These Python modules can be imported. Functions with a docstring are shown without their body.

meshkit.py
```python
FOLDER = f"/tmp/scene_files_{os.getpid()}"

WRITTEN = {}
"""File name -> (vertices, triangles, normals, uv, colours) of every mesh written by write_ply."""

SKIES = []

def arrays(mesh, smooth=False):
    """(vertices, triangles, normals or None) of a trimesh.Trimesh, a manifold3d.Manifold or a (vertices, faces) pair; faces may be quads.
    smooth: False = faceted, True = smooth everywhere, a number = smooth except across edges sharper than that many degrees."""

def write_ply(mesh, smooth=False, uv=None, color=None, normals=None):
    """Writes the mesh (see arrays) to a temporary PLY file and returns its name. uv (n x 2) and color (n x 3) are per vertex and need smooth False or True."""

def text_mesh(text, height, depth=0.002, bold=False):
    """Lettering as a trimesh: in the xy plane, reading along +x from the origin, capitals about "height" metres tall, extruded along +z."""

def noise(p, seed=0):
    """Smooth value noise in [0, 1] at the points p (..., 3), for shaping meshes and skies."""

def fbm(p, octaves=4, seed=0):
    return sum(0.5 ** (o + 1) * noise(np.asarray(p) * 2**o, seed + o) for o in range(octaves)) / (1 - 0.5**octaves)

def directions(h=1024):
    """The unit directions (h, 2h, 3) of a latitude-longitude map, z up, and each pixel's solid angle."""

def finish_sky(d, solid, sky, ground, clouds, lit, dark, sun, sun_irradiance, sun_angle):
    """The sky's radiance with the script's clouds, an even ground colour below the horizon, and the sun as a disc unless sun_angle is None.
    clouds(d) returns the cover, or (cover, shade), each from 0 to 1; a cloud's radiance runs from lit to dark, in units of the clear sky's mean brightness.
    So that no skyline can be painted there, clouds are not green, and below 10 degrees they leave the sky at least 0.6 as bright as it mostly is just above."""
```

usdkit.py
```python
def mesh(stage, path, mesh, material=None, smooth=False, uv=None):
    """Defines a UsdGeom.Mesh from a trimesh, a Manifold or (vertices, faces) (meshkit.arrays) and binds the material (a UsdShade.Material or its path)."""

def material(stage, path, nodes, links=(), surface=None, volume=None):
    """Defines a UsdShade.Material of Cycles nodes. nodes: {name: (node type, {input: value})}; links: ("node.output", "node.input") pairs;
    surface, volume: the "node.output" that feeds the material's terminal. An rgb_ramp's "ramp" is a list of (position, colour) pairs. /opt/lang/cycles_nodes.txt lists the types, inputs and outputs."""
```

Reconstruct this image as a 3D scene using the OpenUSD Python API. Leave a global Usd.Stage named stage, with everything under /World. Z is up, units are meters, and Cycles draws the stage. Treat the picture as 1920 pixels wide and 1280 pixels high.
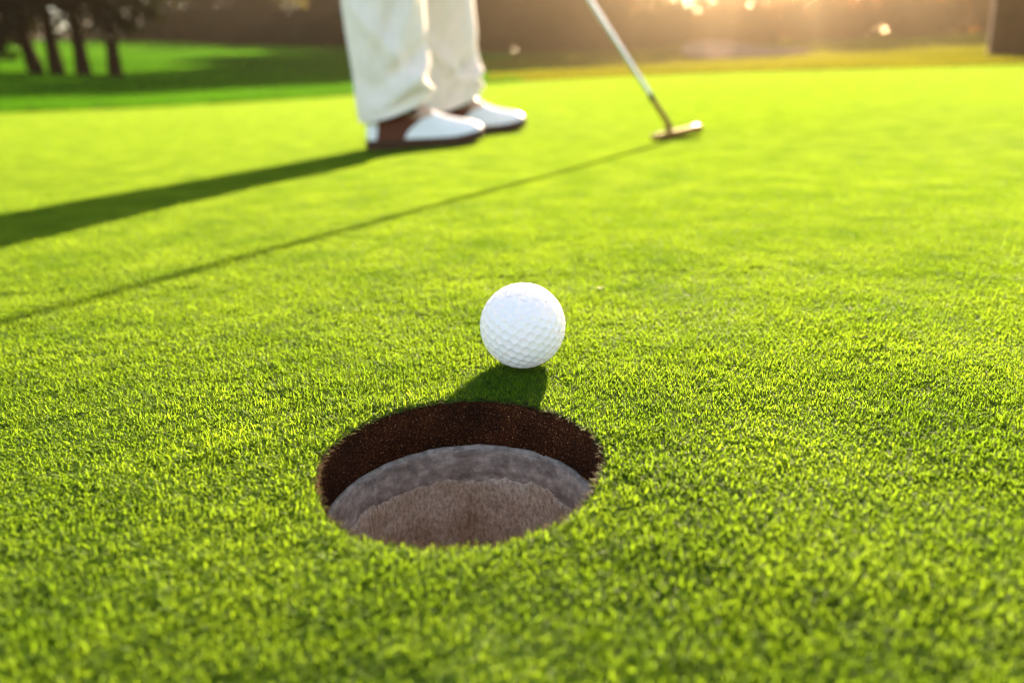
import math, random
import numpy as np, trimesh, manifold3d as m3
from scipy.ndimage import gaussian_filter, map_coordinates
import usdkit, meshkit
from pxr import Usd, UsdGeom, UsdLux, UsdShade, Gf, Sdf, Vt

rng = np.random.default_rng(7)
random.seed(7)
stage = Usd.Stage.CreateInMemory()
UsdGeom.SetStageUpAxis(stage, UsdGeom.Tokens.z)
UsdGeom.SetStageMetersPerUnit(stage, 1.0)
UsdGeom.Xform.Define(stage, '/World')
UsdGeom.Scope.Define(stage, '/World/Looks')

# ------------------------------------------------------------------ camera, sky, sun, exposure
EYE, PITCH, ROLL = 0.1314, math.radians(20.18), math.radians(2.0)
EXPOSURE = 2.78
fw = np.array([0, math.cos(PITCH), -math.sin(PITCH)])
up0 = np.array([0, math.sin(PITCH), math.cos(PITCH)])
r0 = np.array([1.0, 0, 0])
cup_ = up0 * math.cos(ROLL) + r0 * math.sin(ROLL)
crt_ = r0 * math.cos(ROLL) - up0 * math.sin(ROLL)
cam = UsdGeom.Camera.Define(stage, '/World/camera')
M4 = Gf.Matrix4d(*crt_, 0, *cup_, 0, *(-fw), 0, 0, 0, EYE, 1)
cam.AddTransformOp().Set(M4)
cam.CreateHorizontalApertureAttr(36.0)
cam.CreateVerticalApertureAttr(24.0)
cam.CreateFocalLengthAttr(1302.5 / 1920 * 36)
cam.CreateFStopAttr(5.2)
cam.CreateFocusDistanceAttr(0.31)
cam.CreateClippingRangeAttr(Gf.Vec2f(0.01, 2000))
cam.CreateExposureAttr(EXPOSURE)

SUN_AZ, SUN_EL = math.radians(18.0), math.radians(20.0)
to_sun = np.array([math.sin(SUN_AZ) * math.cos(SUN_EL), math.cos(SUN_AZ) * math.cos(SUN_EL), math.sin(SUN_EL)])
sky = UsdLux.DomeLight.Define(stage, '/World/sky')
skymat = usdkit.material(stage, '/World/Looks/sky_material', {
    'sky': ('sky_texture', {'sky_type': 'single_scattering', 'sun_disc': False, 'sun_elevation': SUN_EL, 'sun_rotation': SUN_AZ, 'air_density': 1.0, 'aerosol_density': 1.2, 'ozone_density': 0.3}),
    'bg': ('background_shader', {'strength': 0.052})}, [('sky.color', 'bg.color')], surface='bg.background')
UsdShade.MaterialBindingAPI.Apply(sky.GetPrim()).Bind(skymat)
sky.GetPrim().SetCustomDataByKey('kind', 'structure')
sun = UsdLux.DistantLight.Define(stage, '/World/sun')
sun.CreateIntensityAttr(1.25)
sun.CreateAngleAttr(0.7)
sun.CreateColorAttr(Gf.Vec3f(1.0, 0.77, 0.54))
sun.CreateNormalizeAttr(True)
zax = to_sun / np.linalg.norm(to_sun)
xax = np.cross([0, 0, 1.0], zax); xax /= np.linalg.norm(xax)
yax = np.cross(zax, xax)
sun.AddTransformOp().Set(Gf.Matrix4d(*xax, 0, *yax, 0, *zax, 0, 0, 0, 0, 1))

# ------------------------------------------------------------------ helpers
used = {}
def path_for(parent, name):
    p = '/World' if parent is None else str(parent.GetPath())
    k = f'{p}/{name}'
    n = used.get(k, 0); used[k] = n + 1
    return k if n == 0 else f'{k}_{n:03d}'
def tag(o, label=None, category=None, group=None, kind=None):
    p = o if isinstance(o, Usd.Prim) else o.GetPrim()
    for k, v in (('label', label), ('category', category), ('group', group), ('kind', kind)):
        if v: p.SetCustomDataByKey(k, v)
    return p
def obj(name, mesh, mat, parent=None, smooth=40):
    return usdkit.mesh(stage, path_for(parent, name), mesh, mat, smooth=smooth).GetPrim()
def thing(name, loc=(0, 0, 0), rz=0, scale=1.0, tilt=None):
    x = UsdGeom.Xform.Define(stage, path_for(None, name))
    x.AddTranslateOp().Set(Gf.Vec3d(*map(float, loc)))
    x.AddRotateZOp().Set(math.degrees(rz))
    if tilt: x.AddRotateYOp().Set(tilt)
    if scale != 1.0: x.AddScaleOp().Set(Gf.Vec3f(*([scale] * 3 if np.ndim(scale) == 0 else scale)))
    return x.GetPrim()
def sub(name, parent):
    return UsdGeom.Xform.Define(stage, path_for(parent, name)).GetPrim()
def mat(name, nodes, links=(), surface='p.BSDF', **k):
    return usdkit.material(stage, f'/World/Looks/{name}', nodes, links, surface=surface, **k)
def plain(name, color, rough=0.6, var=0.15, scale=30, bump=0.0, bscale=200, bdist=0.001, **extra):
    c = np.array(color, float)
    nodes = {'g': ('geometry', {}), 'n': ('noise_texture', {'scale': scale, 'detail': 4}),
             'r': ('rgb_ramp', {'ramp': [(0.3, tuple(c * (1 - var))), (0.7, tuple(np.minimum(c * (1 + var), 1)))]}),
             'p': ('principled_bsdf', {'roughness': rough, **extra})}
    links = [('g.position', 'n.vector'), ('n.fac', 'r.fac'), ('r.color', 'p.base_color')]
    if bump:
        nodes['bn'] = ('noise_texture', {'scale': bscale, 'detail': 3}); nodes['b'] = ('bump', {'strength': bump, 'distance': bdist})
        links += [('g.position', 'bn.vector'), ('bn.fac', 'b.height'), ('b.normal', 'p.normal')]
    return mat(name, nodes, links)
def leafy(name, ramp, trans, tmix=0.45, rough=0.4, spec=0.5, pscale=9.0, sheen=0.0, pdetail=4, pramp=((0.3, (0.75, 0.8, 0.7)), (0.7, (1.2, 1.15, 1.2)))):
    """Thin leaves: each blade or leaf its own tone, drifting with the place, light passing through."""
    nodes = {'g': ('geometry', {}), 'r': ('rgb_ramp', {'ramp': ramp}), 'n': ('noise_texture', {'scale': pscale, 'detail': pdetail, 'roughness': 0.6}),
             'pr': ('rgb_ramp', {'ramp': list(pramp)}), 'm': ('mix', {'mix_type': 'multiply', 'fac': 1.0}),
             'tm': ('mix', {'mix_type': 'multiply', 'fac': 1.0, 'color2': trans}),
             'p': ('principled_bsdf', {'roughness': rough, 'specular_ior_level': spec, 'sheen_weight': sheen, 'sheen_roughness': .4, 'sheen_tint': (1, .94, .75)}), 't': ('translucent_bsdf', {}), 'x': ('mix_closure', {'fac': tmix})}
    links = [('g.random_per_island', 'r.fac'), ('g.position', 'n.vector'), ('n.fac', 'pr.fac'), ('r.color', 'm.color1'), ('pr.color', 'm.color2'),
             ('m.color', 'p.base_color'), ('m.color', 'tm.color1'), ('tm.color', 't.color'), ('p.BSDF', 'x.closure1'), ('t.BSDF', 'x.closure2')]
    return mat(name, nodes, links, surface='x.closure')
def loft(rings, close=True, caps=True):
    """rings: (n, m, 3) points; a tube through them."""
    rings = np.asarray(rings, float); n, m = rings.shape[:2]
    v = rings.reshape(-1, 3)
    i, j = np.meshgrid(np.arange(n - 1), np.arange(m if close else m - 1), indexing='ij')
    a, b = i * m + j, i * m + (j + 1) % m
    q = np.stack([a, b, b + m, a + m], -1).reshape(-1, 4)
    f = np.vstack([q[:, [0, 1, 2]], q[:, [0, 2, 3]]])
    if caps:
        c0, c1 = len(v), len(v) + 1
        v = np.vstack([v, rings[0].mean(0), rings[-1].mean(0)])
        k = np.arange(m); k2 = (k + 1) % m
        f = np.vstack([f, np.stack([k2, k, np.full(m, c0)], 1), np.stack([k + (n - 1) * m, k2 + (n - 1) * m, np.full(m, c1)], 1)])
    return trimesh.Trimesh(v, f, process=False)
def tube(pts, radii, sides=10):
    p = np.asarray(pts, float); t = np.gradient(p, axis=0); t /= np.linalg.norm(t, axis=1, keepdims=True)
    ref = np.array([0, 0, 1.0]) if abs(t[0, 2]) < 0.85 else np.array([1.0, 0, 0])
    a = np.cross(t, ref); a /= np.linalg.norm(a, axis=1, keepdims=True); b = np.cross(t, a)
    th = np.arange(sides) * 2 * np.pi / sides
    r = np.broadcast_to(radii, (len(p),))[:, None, None]
    return loft(p[:, None] + r * (np.cos(th)[None, :, None] * -a[:, None] + np.sin(th)[None, :, None] * b[:, None]))
def cat(ms): return trimesh.util.concatenate(ms)
def sph(c, r, n=20): return m3.Manifold.sphere(float(r), n).translate([float(x) for x in c])
def bone(a, ra, b, rb): return m3.Manifold.batch_hull([sph(a, ra), sph(b, rb)])
def union(parts): return m3.Manifold.batch_boolean(parts, m3.OpType.Add)
def to_tm(m):
    g = m.to_mesh(); return trimesh.Trimesh(np.array(g.vert_properties[:, :3], float), np.array(g.tri_verts), process=True)
def organic(parts, edge, n=12):
    t = to_tm(union(parts).refine_to_length(edge)); trimesh.smoothing.filter_taubin(t, 0.5, 0.53, n); return t

# ------------------------------------------------------------------ terrain
HX, HY, HR = -0.0212, 0.2325, 0.0543          # the hole
AZ = np.radians([-60, -36, -25, -13, 0, 17, 30, 36, 60])
DD = np.array([0, 1.6, 4.0, 8.5, 9.5, 12, 20, 30, 47, 70, 120, 260.0])
TAB = np.array([
    [0, 0, .015, .035, .10, .25, .86, 2.0, 4.0, 5.0, 5.5, 5.5],
    [0, 0, .015, .035, .08, .25, .86, 1.75, 3.3, 3.9, 4.6, 5.5],
    [0, 0, .012, .022, .06, .20, .63, 1.5, 3.3, 4.0, 5.0, 6.0],
    [0, 0, .020, .053, .09, .20, .54, 1.25, 2.7, 4.0, 5.5, 6.0],
    [0, 0, .050, .150, .18, .29, .60, 1.05, 1.9, 3.2, 5.0, 6.0],
    [0, 0, .055, .164, .20, .30, .58, 1.0, 1.9, 3.2, 5.0, 6.0],
    [0, 0, .045, .131, .18, .30, .60, 1.05, 2.0, 3.3, 5.0, 6.0],
    [0, 0, .040, .120, .17, .28, .55, .95, 1.7, 3.2, 5.0, 6.0],
    [0, 0, .030, .100, .15, .30, .70, 1.15, 2.2, 3.4, 5.0, 6.0]])
_ld = np.log(DD + 0.5); _gl = np.linspace(_ld[0], _ld[-1], 400); _ga = np.linspace(AZ[0], AZ[-1], 241)
_t1 = np.stack([np.interp(_gl, _ld, r) for r in TAB])
_t2 = np.stack([np.interp(_ga, AZ, c) for c in _t1.T], 1)
GRID = gaussian_filter(_t2, (5, 9), mode='nearest')
def terrain(x, y):
    x, y = np.asarray(x, float), np.asarray(y, float)
    if x.ndim == 0: return float(terrain(x[None], y[None])[0])
    d = np.hypot(x, y); a = np.arctan2(x, y)
    back = np.clip((np.abs(a) - 1.05) / 1.0, 0, 1)
    i = (np.clip(a, AZ[0], AZ[-1]) - AZ[0]) / (AZ[-1] - AZ[0]) * 240
    j = (np.log(d + 0.5) - _gl[0]) / (_gl[-1] - _gl[0]) * 399
    h = map_coordinates(GRID, [i, np.clip(j, 0, 399)], order=1, mode='nearest') * (1 - back) 
    far = np.clip((d - 9) / 10, 0, 1)
    bu, bv = (x - 7.0) * .73 + (y - 21.0) * .68, (y - 21.0) * .73 - (x - 7.0) * .68
    h = h + .42 * np.exp(-(bu / 2.6) ** 2 - ((bv - 1.7) / 1.1) ** 2)
    p = np.stack([x * .11, y * .11, 0 * x], -1)
    return h + far * (meshkit.noise(p, 3) - .5) * .25
def slope_n(x, y, e=0.2):
    gx = (terrain(x + e, y) - terrain(x - e, y)) / (2 * e); gy = (terrain(x, y + e) - terrain(x, y - e)) / (2 * e)
    n = np.stack([-gx, -gy, np.ones_like(gx)], -1); return n / np.linalg.norm(n, axis=-1, keepdims=True)
SOIL = 0.0022     # the turf's soil lies this far under the grass tips
def green_r(th):  # the green's outline around the hole, as a radius for a direction measured from +y towards +x
    return 8.1 + 0.35 * np.sin(2 * th + 0.6) + 0.25 * np.sin(3 * th + 2.0) + 0.8 * np.clip(np.sin(th), 0, 1)

thatch = plain('turf_soil', (0.13, 0.205, 0.018), 0.9, 0.35, 400, bump=0.6, bscale=900, bdist=0.0015)
rough_soil = plain('rough_ground', (0.05, 0.085, 0.012), 0.9, 0.35, 2.0)
TH = np.linspace(0, 2 * np.pi, 320, endpoint=False)
def ring_points(rr):
    x = HX + rr * np.sin(TH); y = HY + rr * np.cos(TH)
    return x, y
rim_wob = HR + 0.0005 * np.sin(5 * TH + 1) + 0.0017 * (meshkit.noise(np.stack([TH * 9, 0 * TH, 0 * TH], -1)) - .5)
rings = []
fr = np.concatenate([[0], np.geomspace(0.004, 1, 60)])
for t in fr:
    rr = rim_wob + (green_r(TH) - rim_wob) * t
    x, y = ring_points(rr); rings.append(np.stack([x, y, terrain(x, y) - SOIL], -1))
green = thing('putting_green'); tag(green, 'closely mown putting green with the hole cut in it', None, None, 'structure')
obj('turf_base', loft(np.array(rings)[::-1], caps=False), thatch, green, True)
# the soil wall of the hole: raw dark earth, crumbly
WALL = 0.0245
zz = np.linspace(0, 1, 26); th2 = np.linspace(0, 2 * np.pi, 400, endpoint=False)
W = []
for t in zz:
    z = -SOIL - t * (WALL - SOIL)
    pp = np.stack([np.sin(th2) * 1.0, np.cos(th2) * 1.0, np.full_like(th2, z * 20)], -1)
    rr = np.interp(th2, np.append(TH, 2 * np.pi), np.append(rim_wob, rim_wob[0])) + 0.0011 * (meshkit.fbm(pp * 22, 3, 5) - .5) + 0.0016 * (meshkit.fbm(pp * 70, 2, 9) - .5) * min(1, t * 6 + .2)
    W.append(np.stack([HX + rr * np.sin(th2), HY + rr * np.cos(th2), np.full_like(th2, z)], -1))
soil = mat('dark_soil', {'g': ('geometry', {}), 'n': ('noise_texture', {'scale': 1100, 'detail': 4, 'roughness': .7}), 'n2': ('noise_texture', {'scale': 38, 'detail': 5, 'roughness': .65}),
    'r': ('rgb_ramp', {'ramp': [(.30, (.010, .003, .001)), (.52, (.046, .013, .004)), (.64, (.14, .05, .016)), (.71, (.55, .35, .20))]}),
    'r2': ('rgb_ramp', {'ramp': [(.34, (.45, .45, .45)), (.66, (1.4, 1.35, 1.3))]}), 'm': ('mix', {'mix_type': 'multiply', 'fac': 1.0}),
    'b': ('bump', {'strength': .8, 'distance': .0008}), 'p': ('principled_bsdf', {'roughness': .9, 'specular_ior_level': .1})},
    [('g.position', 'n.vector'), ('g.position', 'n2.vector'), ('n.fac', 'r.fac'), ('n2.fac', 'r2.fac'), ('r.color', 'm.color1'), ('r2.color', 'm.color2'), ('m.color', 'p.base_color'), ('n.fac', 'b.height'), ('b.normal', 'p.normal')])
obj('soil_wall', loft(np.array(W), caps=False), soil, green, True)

fr2 = np.geomspace(1, 30, 110)
rings = []
for t in fr2:
    rr = green_r(TH) * t
    x, y = ring_points(rr); rings.append(np.stack([x, y, terrain(x, y) - SOIL - (0.0 if t == 1 else .02)], -1))
o = obj('fairway', loft(np.array(rings)[::-1], caps=False), rough_soil, None, True); tag(o, 'rising fairway and rough beyond the green', None, None, 'structure')

# ------------------------------------------------------------------ the cup set in the hole
cup = thing('hole_cup', (HX, HY, 0)); tag(cup, 'grey plastic cup liner with dirt crust sunk in the golf hole', 'hole cup')
plastic = mat('cup_plastic', {'g': ('geometry', {}), 'n': ('noise_texture', {'scale': 160, 'detail': 5, 'roughness': .7}), 'mp': ('mapping', {'mapping_type': 'point', 'scale': (60, 60, 220)}), 'n2': ('noise_texture', {'scale': 1, 'detail': 3}),
    'r': ('rgb_ramp', {'ramp': [(.3, (.20, .15, .11)), (.5, (.42, .325, .25)), (.72, (.74, .60, .47))]}),
    'r2': ('rgb_ramp', {'ramp': [(.35, (.7, .68, .66)), (.65, (1.15, 1.15, 1.15))]}), 'm': ('mix', {'mix_type': 'multiply', 'fac': 1.0}),
    'b': ('bump', {'strength': .3, 'distance': .0004}), 'p': ('principled_bsdf', {'roughness': .6})},
    [('g.position', 'n.vector'), ('g.position', 'mp.vector'), ('mp.vector', 'n2.vector'), ('n.fac', 'r.fac'), ('n2.fac', 'r2.fac'), ('r.color', 'm.color1'), ('r2.color', 'm.color2'), ('m.color', 'p.base_color'), ('n.fac', 'b.height'), ('b.normal', 'p.normal')])
crustm = mat('dirt_crust', {'g': ('geometry', {}), 'mp': ('mapping', {'mapping_type': 'point', 'scale': (1, 1, .55)}), 'n': ('noise_texture', {'scale': 620, 'detail': 5, 'roughness': .75}), 'n2': ('noise_texture', {'scale': 60, 'detail': 3}),
    'r': ('rgb_ramp', {'ramp': [(.28, (.26, .18, .11)), (.5, (.70, .545, .375)), (.68, (.92, .82, .66))]}),
    'r2': ('rgb_ramp', {'ramp': [(.35, (.82, .70, .60)), (.65, (1.08, 1.06, 1.05))]}), 'm': ('mix', {'mix_type': 'multiply', 'fac': 1.0}),
    'b': ('bump', {'strength': .7, 'distance': .0006}), 'p': ('principled_bsdf', {'roughness': .8})},
    [('g.position', 'mp.vector'), ('mp.vector', 'n.vector'), ('g.position', 'n2.vector'), ('n.fac', 'r.fac'), ('n2.fac', 'r2.fac'), ('r.color', 'm.color1'), ('r2.color', 'm.color2'), ('m.color', 'p.base_color'), ('n.fac', 'b.height'), ('b.normal', 'p.normal')])
def lathe(prof, n=160, wob=0):
    th = np.linspace(0, 2 * np.pi, n, endpoint=False)
    R = []
    for r, z in prof:
        zz_ = z + wob * (meshkit.noise(np.stack([np.sin(th) * 12, np.cos(th) * 12, 0 * th], -1), 4) - .5)
        R.append(np.stack([r * np.sin(th), r * np.cos(th), np.broadcast_to(zz_, th.shape)], -1))
    return loft(np.array(R), caps=False)
CR = 0.0531
obj('liner', lathe([(CR + .0015, -.034), (CR - .0002, -.0262), (CR - .0008, -.0258), (CR - .0012, -.0264), (CR - .0014, -.034), (CR - .0022, -.06), (CR - .003, -.105), (.012, -.106), (.0118, -.112)]), plastic, cup, 60)
lipm = plain('cup_lip', (.40, .32, .25), .8, .35, 260, bump=.5, bscale=900, bdist=.0006, specular_ior_level=.2)
obj('rim_lip', lathe([(CR + .0022, -.0262), (CR + .0018, -.0246), (CR + .0006, -.0241), (CR - .0004, -.0247), (CR - .0006, -.0262)], wob=.0009), lipm, cup, True)
n = 420; th3 = np.linspace(0, 2 * np.pi, n, endpoint=False); zb = -.104
pp = np.stack([np.sin(th3), np.cos(th3), 0 * th3], -1)
top = -.0405 + .006 * (meshkit.fbm(pp * 3.1, 2, 2) - .5) + .0055 * (meshkit.fbm(pp * 13, 3, 8) - .5)
R = []
for t in np.concatenate([[0, 0.004, .02], np.linspace(.05, 1, 24)]):
    z = top + (zb - top) * t
    r = CR - .0016 - .0009 * np.clip(t * 60, 0, 1) - .0012 * (z + .034) / -.07 + .0007 * (meshkit.fbm(np.stack([np.sin(th3) * 14, np.cos(th3) * 14, z * 260], -1), 3, 1) - .5) * min(1, t * 30)
    R.append(np.stack([r * np.sin(th3), r * np.cos(th3), z], -1))
obj('dirt_crust', loft(np.array(R), caps=False), crustm, cup, True)

# ------------------------------------------------------------------ the ball
BX, BY, BR = 0.0056, 0.3278, 0.02135
N = 320
k = np.arange(N) + .5
ph = np.arccos(1 - 2 * k / N); gl = np.pi * (1 + 5 ** .5) * k
P = np.stack([np.cos(gl) * np.sin(ph), np.sin(gl) * np.sin(ph), np.cos(ph)], 1)
for it in range(250):
    d = P[:, None] - P[None]; q = np.sum(d * d, -1) + np.eye(N)
    P = P + .004 * (1 - it / 250) * np.sum(d / q[..., None] ** 2, 1) / 40; P /= np.linalg.norm(P, axis=1, keepdims=True)
s = trimesh.creation.icosphere(6)
from scipy.spatial import cKDTree
dist = cKDTree(P).query(s.vertices)[0]
rd = 0.098
dep = np.clip(1 - (dist / rd) ** 2, 0, 1); dep = .00062 * dep ** .8
s.vertices = s.vertices * (BR - dep)[:, None]
ballm = mat('ball_cover', {'g': ('geometry', {}), 'n': ('noise_texture', {'scale': 500, 'detail': 2}), 'r': ('rgb_ramp', {'ramp': [(.80, (.77, .71, .705)), (.84, (.6, .55, .47))]}),
    'p': ('principled_bsdf', {'roughness': .32, 'coat_weight': .4, 'coat_roughness': .12, 'subsurface_weight': .25, 'subsurface_scale': .003, 'subsurface_radius': (1, .9, .8)})},
    [('g.position', 'n.vector'), ('n.fac', 'r.fac'), ('r.color', 'p.base_color')])
ball = thing('golf_ball', (BX, BY, BR - .0022), .7); tag(ball, 'white dimpled golf ball lying at the edge of the hole', 'golf ball')
obj('cover', s, ballm, ball, True)

# ------------------------------------------------------------------ grass
GR_RAMP = [(0, (.125, .22, .010)), (.3, (.208, .335, .040)), (.65, (.295, .41, .090)), (.93, (.41, .48, .19)), (1, (.50, .43, .20))]
grassm = leafy('green_grass', GR_RAMP, (1.7, 1.52, 1.25), .6, .55, .10, 14, .18, 5, ((.32, (.64, .74, .62)), (.66, (1.16, 1.12, 1.22))))
dry_m = leafy('dry_rough_grass', [(0, (.09, .11, .004)), (.5, (.16, .16, .008)), (1, (.26, .23, .03))], (1.9, 1.6, .8), .45, .7, .05, .35, 0, 3)
roughm = leafy('rough_grass', [(0, (.035, .13, .003)), (.5, (.06, .18, .004)), (1, (.12, .22, .010))], (1.9, 1.6, .8), .45, .7, .05, .35, 0, 3)
def blades(x, y, z, length, width, lean, az, curl=.5):
    """Cut blades: 5 corners, 3 triangles each."""
    n = len(x)
    d = np.stack([np.cos(az), np.sin(az), 0 * az], 1)
    tw = az + np.pi / 2 + rng.normal(0, .5, n)
    w = np.stack([np.cos(tw), np.sin(tw), 0 * tw], 1)
    root = np.stack([x, y, z], 1)
    l1, l2 = lean * (1 - curl * .5), np.minimum(lean * (1 + curl * .6), 1.5)
    upv = np.array([0, 0, 1.0])
    mid = root + (d * np.sin(l1)[:, None] + upv * np.cos(l1)[:, None]) * (length * .5)[:, None]
    tip = mid + (d * np.sin(l2)[:, None] + upv * np.cos(l2)[:, None]) * (length * .5)[:, None]
    hw = (width * .5)[:, None] * w
    v = np.stack([root, mid - hw, mid + hw, tip - hw * .6, tip + hw * .6], 1)
    return v, blade_faces(n)
def blade_faces(n):
    b = np.arange(n)[:, None] * 5
    return np.concatenate([b + np.array(t) for t in ([0, 2, 1], [1, 2, 4], [1, 4, 3])], 0)
def clump(x, y):
    """Local state of the turf: height factor, and a drifting lean."""
    p = np.stack([x, y, 0 * x], -1)
    hgt = .72 + .6 * meshkit.fbm(p * 95, 3, 11)
    big = meshkit.fbm(p * 16, 3, 21)
    a = meshkit.noise(p * 60, 31) * 6.28 + meshkit.noise(p * 160, 32) * 3
    return hgt * (.55 + .9 * big), a
gx = thing('grass'); tag(gx, 'short green bentgrass covering the putting green and rough', 'grass', None, 'stuff')
YN = 0.50
def near_roots(y0, y1, dens):
    area = (y1 - y0) * 2 * (.82 * y1 + .05); m = int(area * dens * 1e6)
    y = rng.uniform(y0, y1, m); x = rng.uniform(-1, 1, m) * (.82 * y1 + .05)
    keep = np.abs(x) < .82 * y + .05
    return x[keep], y[keep]
xs, ys = [np.concatenate(q) for q in zip(near_roots(.07, .36, 3.4), near_roots(.36, YN, 2.8))]
rr = np.hypot(xs - HX, ys - HY)
thr = np.arctan2(xs - HX, ys - HY) % (2 * np.pi)
edge = np.interp(thr, np.append(TH, 2 * np.pi), np.append(rim_wob, rim_wob[0]))
keep = rr > edge + .0002
xs, ys, rr = xs[keep], ys[keep], rr[keep]
hg, ca = clump(xs, ys)
L = np.clip(.0025 * hg * rng.lognormal(0, .22, len(xs)), .0012, .006)
lean = np.clip(rng.normal(.82, .36, len(xs)), .08, 1.5)
azb = np.where(rng.random(len(xs)) < .45, ca + rng.normal(0, .7, len(xs)), rng.uniform(0, 6.283, len(xs)))
azb = np.where(rng.random(len(xs)) < .18, np.arctan2(-np.cos(SUN_AZ), -np.sin(SUN_AZ)) * 0 - 2.2 + rng.normal(0, .5, len(xs)), azb)
rimz = rr < HR + .003                        # at the rim some blades hang over the edge
lean = np.where(rimz & (rng.random(len(xs)) < .25), rng.uniform(.7, 1.5, len(xs)), lean)
azb = np.where(rimz & (rng.random(len(xs)) < .2), np.arctan2(HY - ys, HX - xs) + rng.normal(0, .7, len(xs)), azb)
V, Fa = blades(xs, ys, np.full(len(xs), -SOIL - .0003), L, rng.uniform(.00036, .0006, len(xs)), lean, azb)
db = np.linalg.norm(V - np.array([BX, BY, BR - .0022]), axis=-1).min(1)    # no blade runs through the ball
ok = db > BR + .0002
V = V[ok]; n = len(V)
Fa = blade_faces(n)
near = usdkit.mesh(stage, '/World/grass/near_blades', (V.reshape(-1, 3), Fa), grassm, smooth=False)
tag(near, None, None, None, 'stuff')
# frayed yellow thatch and roots round the rim
m = 1500
t_ = rng.uniform(0, 2 * np.pi, m); re = np.interp(t_, np.append(TH, 2 * np.pi), np.append(rim_wob, rim_wob[0]))
fx, fy = HX + (re + rng.uniform(-.0004, .0012, m)) * np.sin(t_), HY + (re + rng.uniform(-.0004, .0012, m)) * np.cos(t_)
V, Fa = blades(fx, fy, -SOIL - rng.uniform(0, .0025, m), rng.uniform(.002, .005, m), rng.uniform(.0002, .0005, m), rng.uniform(.6, 2.3, m) * .65, np.arctan2(HY - fy, HX - fx) + rng.normal(0, .9, m), .9)
thm = leafy('thatch_fibre', [(0, (.05, .035, .012)), (.5, (.12, .12, .02)), (1, (.26, .20, .07))], (1.1, 1.0, .9), .2, .8, .1, 80)
tag(usdkit.mesh(stage, '/World/grass/rim_fringe', (V.reshape(-1, 3), Fa), thm), None, None, None, 'stuff')

def patch_protos(inst, size, count, nblades, length, width, mat_, seed, hs, lean=.6):
    global rng
    keep_rng = rng; rng = np.random.default_rng(seed)
    names = []
    for c in range(count):
        x, y = rng.uniform(-size / 2, size / 2, (2, nblades))
        p = np.stack([x, y, 0 * x + c * 9.7], -1)
        hgt = .62 + .8 * meshkit.fbm(p * hs, 3, 41)
        ll = length * hgt * rng.lognormal(0, .22, nblades)
        v, f = blades(x, y, np.zeros(nblades), ll, width * rng.uniform(.6, 1.25, nblades), np.clip(rng.normal(lean, .34, nblades), .05, 1.5), rng.uniform(0, 6.283, nblades))
        pth = f'{inst.GetPath()}/turf_patch' + (f'_{c:03d}' if c else '')
        usdkit.mesh(stage, pth, (v.reshape(-1, 3), f), mat_, smooth=False); names.append(Sdf.Path(pth))
    rng = keep_rng
    return names
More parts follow.
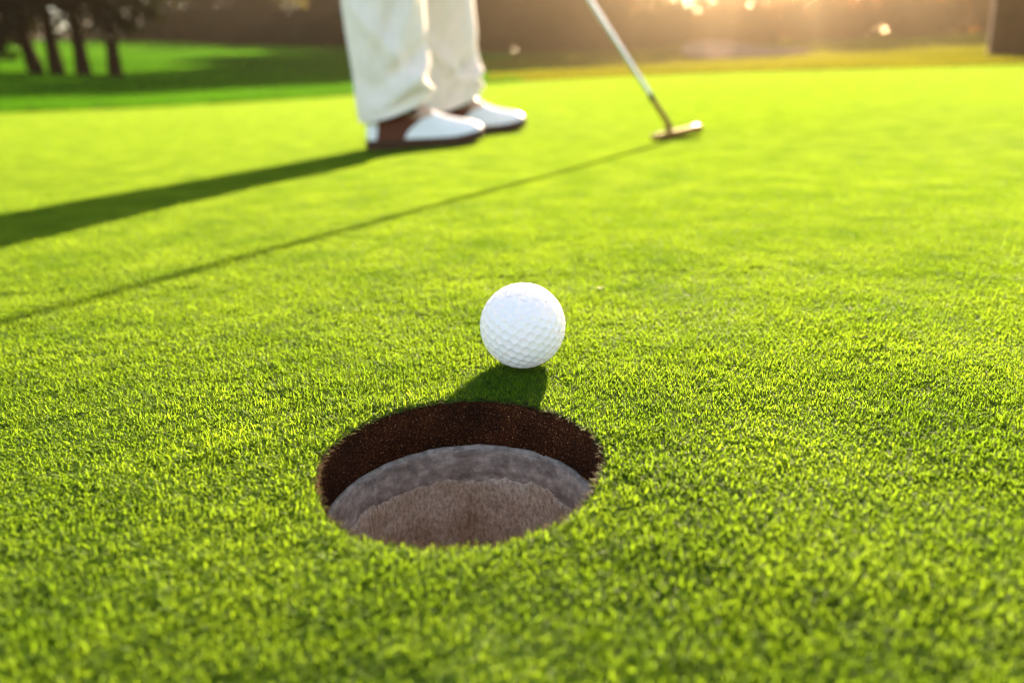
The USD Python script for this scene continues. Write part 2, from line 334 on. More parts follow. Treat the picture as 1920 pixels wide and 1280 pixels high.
def scatter(path, size, xs, ys, dz, protos_args, zs=(0.8, 1.3), zn=3.0):
    inst = UsdGeom.PointInstancer.Define(stage, path)
    names = patch_protos(inst, *protos_args)
    inst.CreatePrototypesRel().SetTargets(names)
    n = len(xs); z = terrain(xs, ys) + dz; nn = slope_n(xs, ys)
    inst.CreatePositionsAttr(Vt.Vec3fArray.FromNumpy(np.stack([xs, ys, z], 1).astype(np.float32)))
    inst.CreateProtoIndicesAttr(Vt.IntArray.FromNumpy(rng.integers(0, len(names), n).astype(np.int32)))
    qs = []
    for i in range(n):
        a = Gf.Rotation(Gf.Vec3d(0, 0, 1), float(90 * rng.integers(0, 4)))
        t = Gf.Rotation(Gf.Vec3d(0, 0, 1), Gf.Vec3d(*map(float, nn[i])))
        qq = (a * t).GetQuat(); im = qq.GetImaginary()
        qs.append(Gf.Quath(float(qq.GetReal()), float(im[0]), float(im[1]), float(im[2])))
    inst.CreateOrientationsAttr(Vt.QuathArray(qs))
    s = np.ones((n, 3)); s[:, 2] = zs[0] + (zs[1] - zs[0]) * meshkit.fbm(np.stack([xs * zn, ys * zn, 0 * xs], -1), 3, 77)
    inst.CreateScalesAttr(Vt.Vec3fArray.FromNumpy(s.astype(np.float32)))
    tag(inst, None, None, None, 'stuff')
# mown green beyond the near turf: 6 cm squares laid on a grid
S = .06
gx_, gy_ = np.meshgrid(np.arange(-10, 10.001, S), np.arange(.50 + S / 2, 10.2, S))
gx_, gy_ = gx_.ravel(), gy_.ravel()
r_ = np.hypot(gx_ - HX, gy_ - HY)
inside = r_ < green_r(np.arctan2(gx_ - HX, gy_ - HY)) - .03
k = inside & (np.abs(gx_) < .82 * gy_ + .4)
scatter('/World/grass/mown_turf', S, gx_[k], gy_[k], -SOIL - .0003, (S, 5, 9000, .0026, .0005, grassm, 5, 85, .82))
# longer grass beyond the green
S2 = .5
gx_, gy_ = np.meshgrid(np.arange(-45, 45, S2), np.arange(3, 52, S2))
gx_, gy_ = (gx_ + rng.uniform(-.06, .06, gx_.shape)).ravel(), (gy_ + rng.uniform(-.06, .06, gy_.shape)).ravel()
r_ = np.hypot(gx_ - HX, gy_ - HY)
BKC = (7.0, 21.0)
k = (r_ > green_r(np.arctan2(gx_ - HX, gy_ - HY)) + .22) & (np.abs(gx_) < .85 * gy_ + 2) & ((((gx_ - BKC[0]) * .73 + (gy_ - BKC[1]) * .68) / 2.3) ** 2 + (((gy_ - BKC[1]) * .73 - (gx_ - BKC[0]) * .68) / 1.5) ** 2 > 1.0)
dry = np.arctan2(gx_, gy_) + .28 * (meshkit.fbm(np.stack([gx_ * .25, gy_ * .25, 0 * gx_], -1), 3, 55) - .5) > .02
scatter('/World/grass/rough_turf', S2, gx_[k & ~dry], gy_[k & ~dry], -.03, (S2, 4, 5200, .034, .006, roughm, 6, 7), (.7, 1.5), .35)
scatter('/World/grass/dry_rough_turf', S2, gx_[k & dry], gy_[k & dry], -.03, (S2, 4, 5200, .034, .006, dry_m, 8, 7), (.7, 1.5), .35)

# ------------------------------------------------------------------ sand bunker
th = np.linspace(0, 2 * np.pi, 72, endpoint=False); R = []
for t in (1.06, 1.0, .94, .8, .6, .35, .1):
    rw = t * (1 + .1 * np.sin(3 * th + 1))
    u_, v_ = 2.1 * rw * np.cos(th), 1.45 * rw * np.sin(th); x = BKC[0] + .73 * u_ - .68 * v_; y = BKC[1] + .68 * u_ + .73 * v_
    R.append(np.stack([x, y, terrain(x, y) + (.06 if t == 1.06 else .05 if t == 1 else -.02 if t > .9 else -.015)], -1))
sand = plain('bunker_sand', (.15, .11, .09), 1.0, .12, 3, bump=.3, bscale=30, bdist=.03, specular_ior_level=0.0)
o = obj('sand_bunker', loft(np.array(R)), sand, None, True); tag(o, 'pale sand bunker in the sunny slope beyond the green', None, None, 'structure')

# ------------------------------------------------------------------ trees
bark = plain('bark', (.026, .014, .006), 1.0, .4, 6, bump=.8, bscale=14, bdist=.04, specular_ior_level=.05)
leaf_dark = leafy('dark_leaves', [(0, (.010, .014, .003)), (.6, (.020, .028, .005)), (1, (.045, .05, .010))], (1.6, 1.4, .7), .25, .5, .3, .6)
leaf_brown = leafy('brown_leaves', [(0, (.022, .012, .003)), (.6, (.042, .024, .006)), (1, (.08, .05, .010))], (1.5, 1.3, .8), .25, .5, .3, .6)
leaf_orange = leafy('orange_leaves', [(0, (.20, .075, .02)), (.6, (.36, .16, .045)), (1, (.48, .27, .08))], (1.5, 1.3, 1), .6, .5, .3, .6)
leaf_olive = leafy('olive_leaves', [(0, (.12, .11, .015)), (.6, (.20, .17, .03)), (1, (.30, .26, .05))], (1.7, 1.5, .8), .6, .5, .3, .6)
def leaves(cent, rad, n, size, g):
    """Leaf sprays: n folded leaves in the blobs."""
    k = g.integers(0, len(cent), n); d = g.normal(0, 1, (n, 3)); d /= np.linalg.norm(d, axis=1, keepdims=True)
    p = cent[k] + d * (rad[k] * g.uniform(.35, 1.05, n) ** .6)[:, None] * np.array([1, 1, .8])
    a = g.normal(0, 1, (n, 3)); a /= np.linalg.norm(a, axis=1, keepdims=True)
    b = np.cross(a, g.normal(0, 1, (n, 3))); b /= np.linalg.norm(b, axis=1, keepdims=True)
    s = (size * g.uniform(.6, 1.3, n))[:, None]
    c = np.cross(a, b)
    v = np.stack([p - a * s, p + b * s * .45 + c * s * .12, p + a * s, p - b * s * .45 + c * s * .12], 1)
    i = np.arange(n)[:, None] * 4
    return v.reshape(-1, 3), np.concatenate([i + np.array([0, 1, 2]), i + np.array([0, 2, 3])])
def build_tree(name, loc, seed, height, crown_lo, crown_r, trunk_r, leafmat, nleaf, lsize, lean=(0, 0), rz=0, blobs=26, flare=1.5):
    g = np.random.default_rng(seed)
    t = thing(name, loc, rz)
    zs = np.linspace(-.4, height * .8, 14); u = np.clip(zs / (height * .8), 0, 1)
    wob = np.stack([g.normal(0, .05, 14).cumsum() * .5, g.normal(0, .05, 14).cumsum() * .5], 1)
    cx, cy = lean[0] * zs + wob[:, 0] * u, lean[1] * zs + wob[:, 1] * u
    rad = trunk_r * (1 - .75 * u) * (1 + (flare - 1) * np.exp(-np.clip(zs, 0, 9) * 2.5))
    parts = [tube(np.stack([cx, cy, zs], 1), rad, 14)]
    cent, crad = [], []
    for i in range(blobs):
        h = crown_lo + (height - crown_lo) * (i + .5) / blobs; q = (h - crown_lo) / (height - crown_lo)
        rr_ = crown_r * math.sqrt(max(.05, 1 - (2 * q - .8) ** 2 * .7)) * g.uniform(.25, .85)
        a = i * 2.4 + g.uniform(-.4, .4)
        c = np.array([np.interp(h, zs, cx) + rr_ * math.cos(a), np.interp(h, zs, cy) + rr_ * math.sin(a), h])
        cent.append(c); crad.append(crown_r * g.uniform(.28, .45))
        if i % 2 == 0:
            h0 = max(crown_lo * .5, h - rr_ * .8) if h < height * .8 else height * .7
            s0 = np.array([np.interp(h0, zs, cx), np.interp(h0, zs, cy), h0])
            mid = (s0 + c) / 2 + [0, 0, .1 * rr_]
            parts.append(tube([s0, mid, c], [trunk_r * .32, trunk_r * .2, trunk_r * .06], 6))
    obj('trunk', cat(parts), bark, t, True)
    v, f = leaves(np.array(cent), np.array(crad), nleaf, lsize, g)
    obj('crown', (v, f), leafmat, t, False)
    return t
def on(x, y, dz=0): return (x, y, float(terrain(x, y)) + dz)
# four dark leaning trees at the left
lab = ['leftmost of the four dark leaning trees left of the man', 'second of the four dark leaning trees, counted from the left', 'third of the four dark leaning trees, counted from the left', 'rightmost of the four dark leaning trees, standing a little apart']
for i, (x, y, lx) in enumerate([(-10.27, 16.57, -.15), (-9.95, 16.77, .04), (-9.51, 17.02, .045), (-8.95, 17.32, .08)]):
    t = build_tree('shade_tree', on(x, y), 100 + i, 8.0 + .4 * i, 1.35, 2.4, .125, leaf_dark, 6500, .12, (lx, 0), blobs=30)
    tag(t, lab[i], 'tree', 'dark leaning trees at the left')
t = build_tree('thick_trunk_tree', on(6.72, 9.55), 131, 10, 4.2, 3.2, .40, leaf_dark, 5000, .14, (-.14, .0), blobs=24, flare=1.12)
UsdShade.MaterialBindingAPI.Apply(stage.GetPrimAtPath(str(t.GetPath()) + '/trunk')).Bind(plain('brown_bark', (.060, .027, .010), 1.0, .4, 6, bump=.8, bscale=14, bdist=.04, specular_ior_level=.05))
tag(t, 'thick brown tree trunk rising at the right edge of the picture', 'tree')

protos = {}
def copy_of(key, x, y, rz, sc, label, cat_, group, maker):
    if key not in protos:
        t = protos[key] = maker(); UsdGeom.XformCommonAPI(t)
        xf = UsdGeom.Xformable(t); xf.ClearXformOpOrder()
    else:
        src = protos[key]
        t = UsdGeom.Xform.Define(stage, path_for(None, src.GetName())).GetPrim()
        t.GetReferences().AddInternalReference(src.GetPath()); t.SetInstanceable(True)
        xf = UsdGeom.Xformable(t)
        xf.ClearXformOpOrder()
    for nm in ('xformOp:translate', 'xformOp:rotateZ', 'xformOp:scale'):
        if t.HasAttribute(nm): t.RemoveProperty(nm)
    xf.AddTranslateOp().Set(Gf.Vec3d(*on(x, y, -.1))); xf.AddRotateZOp().Set(rz); xf.AddScaleOp().Set(Gf.Vec3f(sc, sc, sc))
    tag(t, label, cat_, group)
    return t
wood = [  # azimuth in degrees, distance, kind, scale
    (-26.5, 55, 'd', .62), (-23.5, 53, 'o', .6), (-20.5, 56, 'd', .62), (-18, 54, 'b', .58), (-15.5, 55, 'o', .6), (-12.5, 53, 'b', .58), (-9.5, 52, 'd', .58), (-6.5, 51, 'b', .56), (-3.8, 50, 'd', .56), (-1.2, 49, 'b', .75),
    (1.5, 47, 'b', .9), (4, 47, 'd', 1.0), (6.6, 46, 'b', 1.02), (9.4, 47, 'r', .95), (12, 46, 'o', .85), (15, 47, 'r', .74), (18.5, 46, 'r', .7), (22, 47, 'o', .72), (25.5, 46, 'r', .72), (29, 47, 'r', .75), (32.5, 46, 'o', .8), (36, 47, 'd', .85), (39, 47, 'b', .9),
    (-25, 68, 'd', .75), (-21.5, 70, 'b', .75), (-17.5, 68, 'd', .75), (-13.5, 70, 'b', .72), (-9.8, 67, 'd', .7), (-6, 68, 'b', .7), (-2, 66, 'd', .7), (2.5, 62, 'b', .7), (6, 64, 'b', .75), (16.5, 70, 'r', .8), (20.5, 72, 'o', .8), (24, 70, 'r', .8), (28, 72, 'r', .8), (32, 70, 'o', .85),
    (-40, 100, 'd', .9), (-37, 108, 'b', .8), (-34.5, 102, 'd', .85), (-31.5, 108, 'b', .85), (-28.5, 100, 'd', .9)]
KIND = {'d': ('dark_tree', leaf_dark, 'dark green tree'), 'b': ('brown_tree', leaf_brown, 'brownish dark tree'), 'r': ('autumn_tree', leaf_orange, 'orange autumn tree'), 'o': ('olive_tree', leaf_olive, 'yellow green tree')}
for az, d, kd, sc in wood:
    a = math.radians(az); x, y = d * math.sin(a), d * math.cos(a)
    nm, lm, words = KIND[kd]
    side = 'left of the man' if az < -13 else 'between the man and the putter' if az < 5 else 'right of the putter'
    row = 'in the front row of the wood' if d <= 56 else 'far off beyond the hill' if d > 90 else 'deep in the wood'
    copy_of(kd, x, y, float(rng.uniform(0, 360)), sc, f'{words} {row} {side}', 'tree', f'{words}s {row} {side}',
            lambda nm=nm, lm=lm, kd=kd: build_tree(nm, (0, 0, 0), 300 + ord(kd), 11.5, 1.0, 3.3, .26, lm, 4600 if kd in 'ro' else 9000, .24, blobs=40))
def build_shrub(name, lm, seed, nleaf=3800):
    g = np.random.default_rng(seed); t = thing(name)
    st = []
    for i in range(6):
        a = i * 1.05 + g.uniform(-.3, .3); q = np.array([math.cos(a) * .7, math.sin(a) * .7, 1.5])
        st.append(tube([[0, 0, -.2], q * .5 + [0, 0, .1], q], [.05, .035, .012], 6))
    obj('stems', cat(st), bark, t, True)
    c = np.stack([g.uniform(-1.3, 1.3, 22), g.uniform(-1.0, 1.0, 22), g.uniform(.3, 2.0, 22)], 1)
    obj('foliage', leaves(c, g.uniform(.45, .75, 22), nleaf, .16, g), lm, t, False)
    return t
sh = [(az, 44 + (i * 7 % 5) * .5) for i, az in enumerate(np.arange(-27, 41, 2.6))] + [(az, 57.0) for az in np.arange(-25, 41, 2.3)]
for i, (az, d) in enumerate(sh):
    if d < 50: d -= .5
    d += 8 if az < -8 and d < 50 else 4 if az < 0 and d < 50 else 0
    a = math.radians(az); kd = 'sa' if az > 12.5 else 'sd' if (az < -4 or i % 3 == 0) else 'sb'
    side = 'left of the man' if az < -13 else 'between the man and the putter' if az < 5 else 'right of the putter'
    words = {'sd': 'dark green shrub', 'sb': 'brownish shrub', 'sa': 'orange brown shrub'}[kd]
    copy_of(kd, d * math.sin(a), d * math.cos(a), float(rng.uniform(0, 360)), float(rng.uniform(.8, 1.15)), f'{words} at the foot of the wood {side}', 'shrub', f'{words}s at the foot of the wood {side}',
            lambda kd=kd: build_shrub({'sd': 'dark_shrub', 'sb': 'brown_shrub', 'sa': 'autumn_shrub'}[kd], {'sd': leaf_dark, 'sb': leaf_brown, 'sa': leaf_orange}[kd], 500 + len(kd), 2200 if kd == 'sa' else 3800))

t = build_shrub('edge_bush', leaf_dark, 611); tag(t, 'dark bush at the left edge of the picture before the trunks', 'shrub')
UsdGeom.Xformable(t).ClearXformOpOrder()
for nm in ('xformOp:translate', 'xformOp:rotateZ'): t.RemoveProperty(nm)
UsdGeom.Xformable(t).AddTranslateOp().Set(Gf.Vec3d(*on(-11.9, 16.0)))
# ------------------------------------------------------------------ the golfer
cotton = plain('cream_cotton', (.82, .70, .60), .85, .04, 60, bump=.25, bscale=700, bdist=.0006, sheen_weight=.15)
white_leather = plain('white_leather', (.86, .83, .81), .28, .03, 40, bump=.12, bscale=260, bdist=.0006, coat_weight=.3)
brown_leather = plain('brown_leather', (.11, .026, .007), .5, .2, 60, bump=.2, bscale=260, bdist=.0006, specular_ior_level=.2)
sole_m = plain('dark_sole', (.06, .024, .010), .7, .2, 80, specular_ior_level=.2)
lace_m = plain('lace_cotton', (.55, .5, .45), .8, .1, 300)
skin_m = plain('skin', (.55, .33, .24), .5, .06, 40, subsurface_weight=.1)
shirt_m = plain('blue_shirt', (.10, .18, .34), .85, .05, 40, bump=.2, bscale=500, bdist=.0006)
hair_m = plain('hair', (.03, .02, .013), .6, .3, 200)
person = thing('person'); tag(person, 'person in cream trousers and white and brown golf shoes standing with a putter', 'person')
FEET = [dict(p=np.array([-.318, 1.672]), a=math.radians(19)), dict(p=np.array([-.212, 2.005]), a=math.radians(15))]
SL = .278
def shoe(ft):
    a = ft['a']; base = np.array([*ft['p'], 0]); gz = float(terrain(*ft['p']))
    ex, ey, ez = np.array([math.cos(a), math.sin(a), 0]), np.array([-math.sin(a), math.cos(a), 0]), np.array([0, 0, 1.0])
    U = np.array([0, .03, .10, .22, .34, .44, .56, .68, .80, .90, .96, .99, 1.0])
    HW = np.interp
    hw = lambda u: np.interp(u, U, [.006, .021, .031, .034, .036, .038, .043, .047, .0465, .040, .029, .016, .004])
    tp = lambda u: np.interp(u, U, [.060, .078, .088, .098, .106, .101, .082, .068, .059, .052, .044, .036, .030])
    spring = lambda u: .016 * np.clip((u - .62) / .38, 0, 1) ** 1.8
    us = np.unique(np.concatenate([np.linspace(0, .06, 9), np.linspace(.06, .92, 64), np.linspace(.92, 1, 14)]))
    us_s = us
    from scipy.ndimage import gaussian_filter1d
    fine = np.linspace(0, 1, 401); tpf = gaussian_filter1d(tp(fine), 8, mode='nearest'); hwf = gaussian_filter1d(hw(fine), 4, mode='nearest')
    phi = np.linspace(-.5 * np.pi, 1.5 * np.pi, 72, endpoint=False)
    def upper(off):
        R = []
        for u in us:
            w = np.interp(u, fine, hwf) + off; lo = .020 + spring(u); hi = np.interp(u, fine, tpf) + spring(u) * .4 + off
            c, s_ = np.cos(phi), np.sin(phi)
            n_ = 2.4
            vv = w * np.sign(c) * np.abs(c) ** (2 / n_) * (1 - .18 * np.clip(s_, 0, 1) ** 2)
            ww = np.where(s_ < 0, lo + (s_ + 0) * .004, lo + (hi - lo) * np.abs(s_) ** (1.15))
            lat = .006 * math.sin(math.pi * u) 
            R.append(base + ez * gz + ex * (u * SL) + ey * (vv[:, None] + lat * 0) + ez * ww[:, None])
        return np.array(R)
    sh_ = sub('shoe', person)
    R0 = upper(0)
    obj('upper', loft(R0), white_leather, sh_, 50)
    # the brown saddle: the same skin 1.6 mm proud between the heel patch and the slanting edge of the white vamp
    R1 = upper(.0016); nU, nP = R1.shape[:2]
    hi_ = np.clip(np.sin(phi), 0, 1)
    new = []
    for j in range(nP):
        u0 = .055 + .05 * hi_[j]; u1 = .290 + .285 * hi_[j] ** 1.1 + .03 * math.exp(-((hi_[j] - .25) / .2) ** 2) * -1
        q = np.linspace(u0, u1, 30)
        new.append(np.stack([np.interp(q, us, R1[:, j, c]) for c in range(3)], 1))
    new = np.array(new).transpose(1, 0, 2)
    sel = [j for j in range(nP) if math.sin(phi[j]) > -.02]
    obj('saddle', loft(new[:, sel], close=False, caps=False), brown_leather, sh_, 50)
    # sole with a heel and a welt
    R = []
    for u in us:
        w = np.interp(u, fine, hwf) + .0035; lo = spring(u) + (.0 if u < .34 or u > .44 else .004); hi = .0235 + spring(u)
        prof = [(-w + .002, lo), (w - .002, lo), (w, lo + .003), (w + .001, hi - .004), (w, hi), (-w, hi), (-w - .001, hi - .004), (-w, lo + .003)]
        uu = u * SL + (.003 if u > .99 else -.003 if u < .01 else 0)
        R.append([base + ez * gz + ex * uu + ey * p0 + ez * (p1 - .002) for p0, p1 in prof])
    obj('sole', loft(np.array(R)), sole_m, sh_, 40)
    for i in range(4):
        u = .46 + .035 * i; hi = np.interp(u, fine, tpf) + .003; w = .017
        pts = [base + ez * (gz + hi - .010 * abs(q) ** 2) + ex * (u * SL + .004 * (1 if i % 2 else -1) * q) + ey * (w * q) for q in np.linspace(-1, 1, 9)]
        obj('lace', tube(pts, .0022, 6), lace_m, sh_, True)
    ft['ankle'] = base + ez * (gz + .10) + ex * (SL * .245)
    ft['ex'] = ex
for ft in FEET: shoe(ft)
sock_m = plain('brown_sock', (.09, .035, .016), .95, .1, 300, specular_ior_level=.1)
for ft in FEET:
    a_ = ft['ankle']; e_ = ft['ex']
    obj('sock', tube([a_ + e_ * .01 - [0, 0, .03], a_ + e_ * .006, a_ + [0, 0, .06], a_ + [0, 0, .16]], [.050, .047, .046, .052], 28), sock_m, person, True)

def leg_cloth(ft, hip, seed, folds):
    ank = ft['ankle']; ex = ft['ex']; nz, nt = 170, 120
    th = np.linspace(0, 2 * np.pi, nt, endpoint=False)          # 0 = towards the toes
    f3 = ex; s3 = np.array([-ex[1], ex[0], 0])
    knee = ank + np.array([.005, 0, .40]); pts_z = np.linspace(0, 1, nz) ** 1.15
    R = []
    for i, t in enumerate(pts_z):
        z = .063 + t * (hip[2] - .063)
        q = np.clip((z - .1) / (hip[2] - .1), 0, 1)
        cx = ank[0] + (hip[0] - ank[0]) * q ** 1.6; cy = ank[1] + (hip[1] - ank[1]) * q ** 1.6
        ra = np.interp(z, [0, .06, .15, .30, .5, .8], [.083, .082, .085, .092, .105, .125])      # along the foot
        rb = np.interp(z, [0, .06, .15, .30, .5, .8], [.070, .068, .070, .078, .092, .115])
        r_off = np.zeros(nt)
        for (t0, z0, slope, wd, amp, span) in folds:
            dth = (th - t0 + np.pi) % (2 * np.pi) - np.pi
            zc = z0 + slope * dth
            r_off += 1.4 * amp * np.exp(-((z - zc) / wd) ** 2) * np.exp(-(dth / span) ** 2)
        pn = np.stack([np.cos(th) * 1.2 + seed, np.sin(th) * 1.2, np.full(nt, z * 9)], -1)
        r_off += .009 * (meshkit.fbm(pn, 3, seed) - .5) * (1 if z < .5 else .6)
        rise = .048 * (.5 + .5 * np.cos(th)) ** 1.5 * np.clip(1 - (z - .063) / .12, 0, 1)      # the hem lies higher on the instep
        R.append(np.stack([cx + (ra + r_off) * np.cos(th) * f3[0] + (rb + r_off) * np.sin(th) * s3[0],
                           cy + (ra + r_off) * np.cos(th) * f3[1] + (rb + r_off) * np.sin(th) * s3[1], z + rise], -1))
    R = np.array(R)
    ctr = R.mean(1, keepdims=True)
    inner = ctr + (R - ctr) * .965; inner = inner[:30][::-1]
    return np.concatenate([inner, R])
HIPS = [np.array([-.30, 1.80, .86]), np.array([-.25, 2.00, .86])]
# near side of each leg is th about -1.6; folds: (angle, height, slope, width, amount, spread)
FD = [[(-1.15, .185, .045, .022, -.017, .75), (-1.1, .145, .07, .03, .014, .8), (-1.9, .235, -.10, .03, .012, .7), (-2.2, .13, -.04, .03, -.010, .6), (-.5, .105, -.03, .02, .012, .6), (-1.6, .085, .02, .014, -.007, .9), (-1.3, .33, .18, .04, -.012, .8), (-.6, .40, .2, .04, .01, .8)],
      [(-.9, .19, .05, .02, -.016, .6), (-1.2, .145, .09, .026, -.010, .7), (-.7, .155, .03, .022, .012, .6), (-2.0, .22, -.09, .03, .010, .7), (-.4, .11, -.04, .02, .010, .6), (-1.2, .33, .15, .04, -.010, .8)]]
legs = [loft(leg_cloth(ft, hp, 3 + i, FD[i]), caps=False) for i, (ft, hp) in enumerate(zip(FEET, HIPS))]
pel = organic([bone((-.30, 1.82, .86), .135, (-.30, 1.88, 1.0), .15), bone((-.26, 1.98, .86), .135, (-.28, 1.94, 1.0), .15), bone((-.30, 1.88, .95), .14, (-.27, 1.95, .95), .14)], .03, 6)
obj('trousers', cat(legs + [pel]), cotton, person, 60)
# body: one continuous surface, bent over the putter; above the picture's frame
sh1, sh2 = np.array([-.10, 1.72, 1.36]), np.array([-.06, 2.08, 1.36]); neck = np.array([-.06, 1.90, 1.42]); hd = np.array([.02, 1.89, 1.55])
grip_top = np.array([-.112, 1.66, .735])
# hands close round the grip
shaft_lo = np.array([.380, 1.662, .032]); sdir = grip_top - shaft_lo; slen = np.linalg.norm(sdir); sdir /= slen
h1 = shaft_lo + sdir * (slen - .06); h2 = shaft_lo + sdir * (slen - .15)
e1, e2 = np.array([-.06, 1.62, 1.05]), np.array([-.02, 2.05, 1.05])
B = [bone((-.29, 1.88, .95), .13, (-.24, 1.9, 1.12), .125), bone((-.24, 1.9, 1.12), .125, (-.13, 1.9, 1.3), .14), bone(sh1 + [-.02, .06, -.03], .075, sh2 + [-.02, -.06, -.03], .075),
     bone(neck, .055, hd - [0.01, 0, .05], .055), bone(hd + [-.025, 0, .02], .088, hd + [.02, 0, -.05], .06), bone(hd + [.055, 0, -.045], .03, hd + [.045, 0, -.085], .028), bone(hd + [.075, 0, .0], .012, hd + [.10, 0, -.025], .013),
     bone(hd + [-.0, .085, -.01], .018, hd + [-.012, .088, -.04], .012), bone(hd + [-.0, -.085, -.01], .018, hd + [-.012, -.088, -.04], .012)]
for hp, ft in zip(HIPS, FEET):
    kn = (hp + ft['ankle']) / 2 + [.01, 0, .02]
    B += [bone(hp, .085, kn, .055), bone(kn, .055, kn - [.01, 0, .12], .056), bone(kn - [.01, 0, .12], .056, ft['ankle'], .037), bone(ft['ankle'], .037, ft['ankle'] + ft['ex'] * .08 - [0, 0, .045], .028)]
side = np.cross(sdir, [0, 1, 0]); side /= np.linalg.norm(side); lat = np.cross(sdir, side)
for s_, e_, h_, sg in ((sh1, e1, h1, -1), (sh2, e2, h2, 1)):
    pc = h_ + lat * sg * .024 * (1 if lat[1] > 0 else -1)
    wr = pc + (e_ - pc) / np.linalg.norm(e_ - pc) * .07
    B += [bone(s_, .055, e_, .042), bone(e_, .042, wr, .027), bone(wr, .026, pc, .026), bone(pc + sdir * .03, .016, pc - sdir * .03, .016)]
body = organic(B, .022, 8)
obj('body', body, skin_m, person, 60)
for h_, sg in ((h1, -1), (h2, 1)):
    o_ = lat * sg * (1 if lat[1] > 0 else -1)
    for i in range(4):
        c = h_ + sdir * (.028 - .0185 * i); ln = [.9, 1, .97, .82][i]
        arc = [c + (o_ * math.cos(q) + side * math.sin(q)) * .0215 + sdir * (-.004 * q) for q in np.linspace(0.2, 3.6 * ln, 6)]
        parts = [bone(arc[j], .0088 - .0004 * j, arc[j + 1], .0088 - .0004 * (j + 1)) for j in range(5)]
        obj('finger', organic(parts, .004, 4), skin_m, person, 60)
    arc = [h_ + o_ * .022 + sdir * .02, h_ + o_ * .014 - side * .02 - sdir * .01, h_ - side * .0225 - sdir * .045]
    obj('thumb', organic([bone(arc[0], .012, arc[1], .0105), bone(arc[1], .0105, arc[2], .009)], .004, 4), skin_m, person, 60)
S_ = [bone((-.29, 1.88, 1.0), .15, (-.24, 1.9, 1.12), .145), bone((-.24, 1.9, 1.12), .145, (-.13, 1.9, 1.3), .158), bone(sh1 + [-.02, .06, -.03], .09, sh2 + [-.02, -.06, -.03], .09)]
for s_, e_ in ((sh1, e1), (sh2, e2)): S_.append(bone(s_, .07, s_ + (e_ - s_) * .75, .064))
S_.append(bone(neck - [.01, 0, .06], .08, neck - [.0, 0, .02], .068))
obj('shirt', organic(S_, .025, 8), shirt_m, person, 60)
hair = to_tm((sph(hd + [-.03, 0, .03], .097, 40) - sph(hd + [.045, 0, -.035], .098, 40)).refine_to_length(.02)); obj('hair', hair, hair_m, person, 60)
for sg in (-1, 1): obj('eye', trimesh.creation.icosphere(2, .011).apply_translation(hd + [.068, sg * .03, .0]), white_leather, person, True)
cap = union([(sph(hd + [-.022, 0, .045], .1, 40) - m3.Manifold.cube([.4, .4, .2]).translate([float(hd[0] - .2), float(hd[1] - .2), float(hd[2] - .155)])), m3.Manifold.batch_hull([sph(hd + [.05, -.06, .05], .005), sph(hd + [.05, .06, .05], .005), sph(hd + [.15, -.035, .035], .004), sph(hd + [.15, .035, .035], .004)])])
obj('cap', to_tm(cap), white_leather, person, 40)

# ------------------------------------------------------------------ the putter
steel = mat('steel', {'p': ('principled_bsdf', {'metallic': 1.0, 'roughness': .3, 'base_color': (.86, .85, .83)})})
brass = plain('brass', (.24, .13, .025), .42, .06, 80, metallic=.7)
rubber = plain('grip_rubber', (.02, .02, .02), .8, .1, 100)
putter = thing('putter'); tag(putter, 'brass headed putter with steel shaft held by the person', 'putter')
A0, A1 = np.array([.340, 1.640, .012]), np.array([.460, 1.690, .026])       # heel end and toe end of the blade
hx = A1 - A0; hl = np.linalg.norm(hx); hx /= hl; hy = np.cross([0, 0, 1], hx); hy /= np.linalg.norm(hy); hz = np.cross(hx, hy)
def rbox(x0, x1, y0, y1, z0, z1, r=.0035):
    m = m3.Manifold.batch_hull([sph((x, y, z), r, 12) for x in (x0 + r, x1 - r) for y in (y0 + r, y1 - r) for z in (z0 + r, z1 - r)])
    return m
def place(m):
    t = to_tm(m); v = t.vertices
    t.vertices = A0 + v[:, :1] * hx + v[:, 1:2] * hy + v[:, 2:] * hz; return t
blade = union([rbox(0, hl, -.005, .003, -.011, .006), rbox(.0, hl, -.003, .020, -.012, -.006, .0028), rbox(0, .026, -.003, .019, -.011, .003, .005), rbox(hl - .026, hl, -.003, .019, -.011, .008, .006), rbox(.034, .050, -.004, .006, -.011, .013, .004)])
obj('head', place(blade), brass, putter, 40)
neck0 = A0 + hx * .036 + hy * -.001 + hz * .010; neck1 = shaft_lo
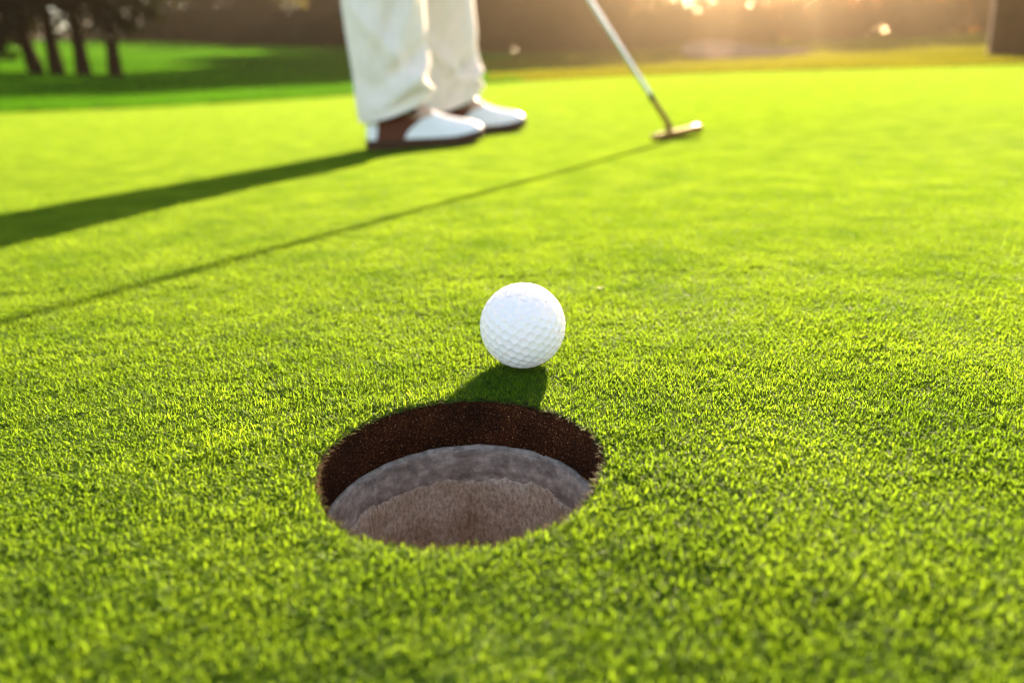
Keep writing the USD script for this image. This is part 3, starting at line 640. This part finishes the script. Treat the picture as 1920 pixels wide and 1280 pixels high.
obj('hosel', tube([neck0, neck0 + hz * .012 + hx * .001, neck1 - sdir * .004, neck1 + sdir * .075], [.0064, .0064, .0066, .0062], 16), brass, putter, 50)
g0 = grip_top - sdir * .26
obj('shaft', tube([shaft_lo + sdir * .012, shaft_lo + sdir * .2, shaft_lo + sdir * .4, g0 + sdir * .02], [.0048, .0052, .0060, .0066], 18), steel, putter, 50)
obj('ferrule', tube([shaft_lo + sdir * .072, shaft_lo + sdir * .076, shaft_lo + sdir * .086, shaft_lo + sdir * .088], [.0066, .0070, .0064, .0052], 16), rubber, putter, 50)
obj('grip', tube([g0, g0 + sdir * .01, grip_top - sdir * .01, grip_top + sdir * .02], [.0085, .0105, .0135, .0125], 16), rubber, putter, 50)

# small dry bits of leaf lying on the turf
dry = leafy('dry_leaf', [(0, (.5, .42, .22)), (1, (.62, .55, .35))], (1, 1, 1), .3, .5, .3, 50)
for (x, y, sz, rz, lab_) in ((.062, .4566, .0024, .3, 'pale dry leaf scrap on the grass up right of the ball'), (.185, .345, .004, 2.9, 'thin pale straw lying on the grass far right of the ball')):
    w = .45 if sz < .003 else .1
    q = np.linspace(0, 2 * np.pi, 14, endpoint=False)
    top_ = np.stack([sz * np.cos(q), sz * w * np.sin(q), .0006 + .0004 * np.cos(2 * q)], 1)
    bot_ = top_ - [0, 0, .0003]
    o = thing('leaf_scrap' if w > .2 else 'straw', (x, y, -.0002), rz); tag(o, lab_, 'leaf scrap' if w > .2 else 'straw')
    obj('blade', loft(np.stack([bot_, top_])), dry, o, False)

# ------------------------------------------------------------------ haze
HZ = 0.0018
hazem = usdkit.material(stage, '/World/Looks/haze_air', {'v': ('principled_volume', {'color': (.97, .76, .48), 'density': HZ, 'anisotropy': .92})}, volume='v.volume')
bx = trimesh.creation.box([640, 640, 1]); v = np.array(bx.vertices); v[:, 2] = np.where(v[:, 2] > 0, 26.0, -1.2)
if HZ > 0:
    o = obj('haze', (v, np.array(bx.faces)), hazem, None, False); tag(o, 'warm sunlit haze in the air', 'haze', None, 'stuff')
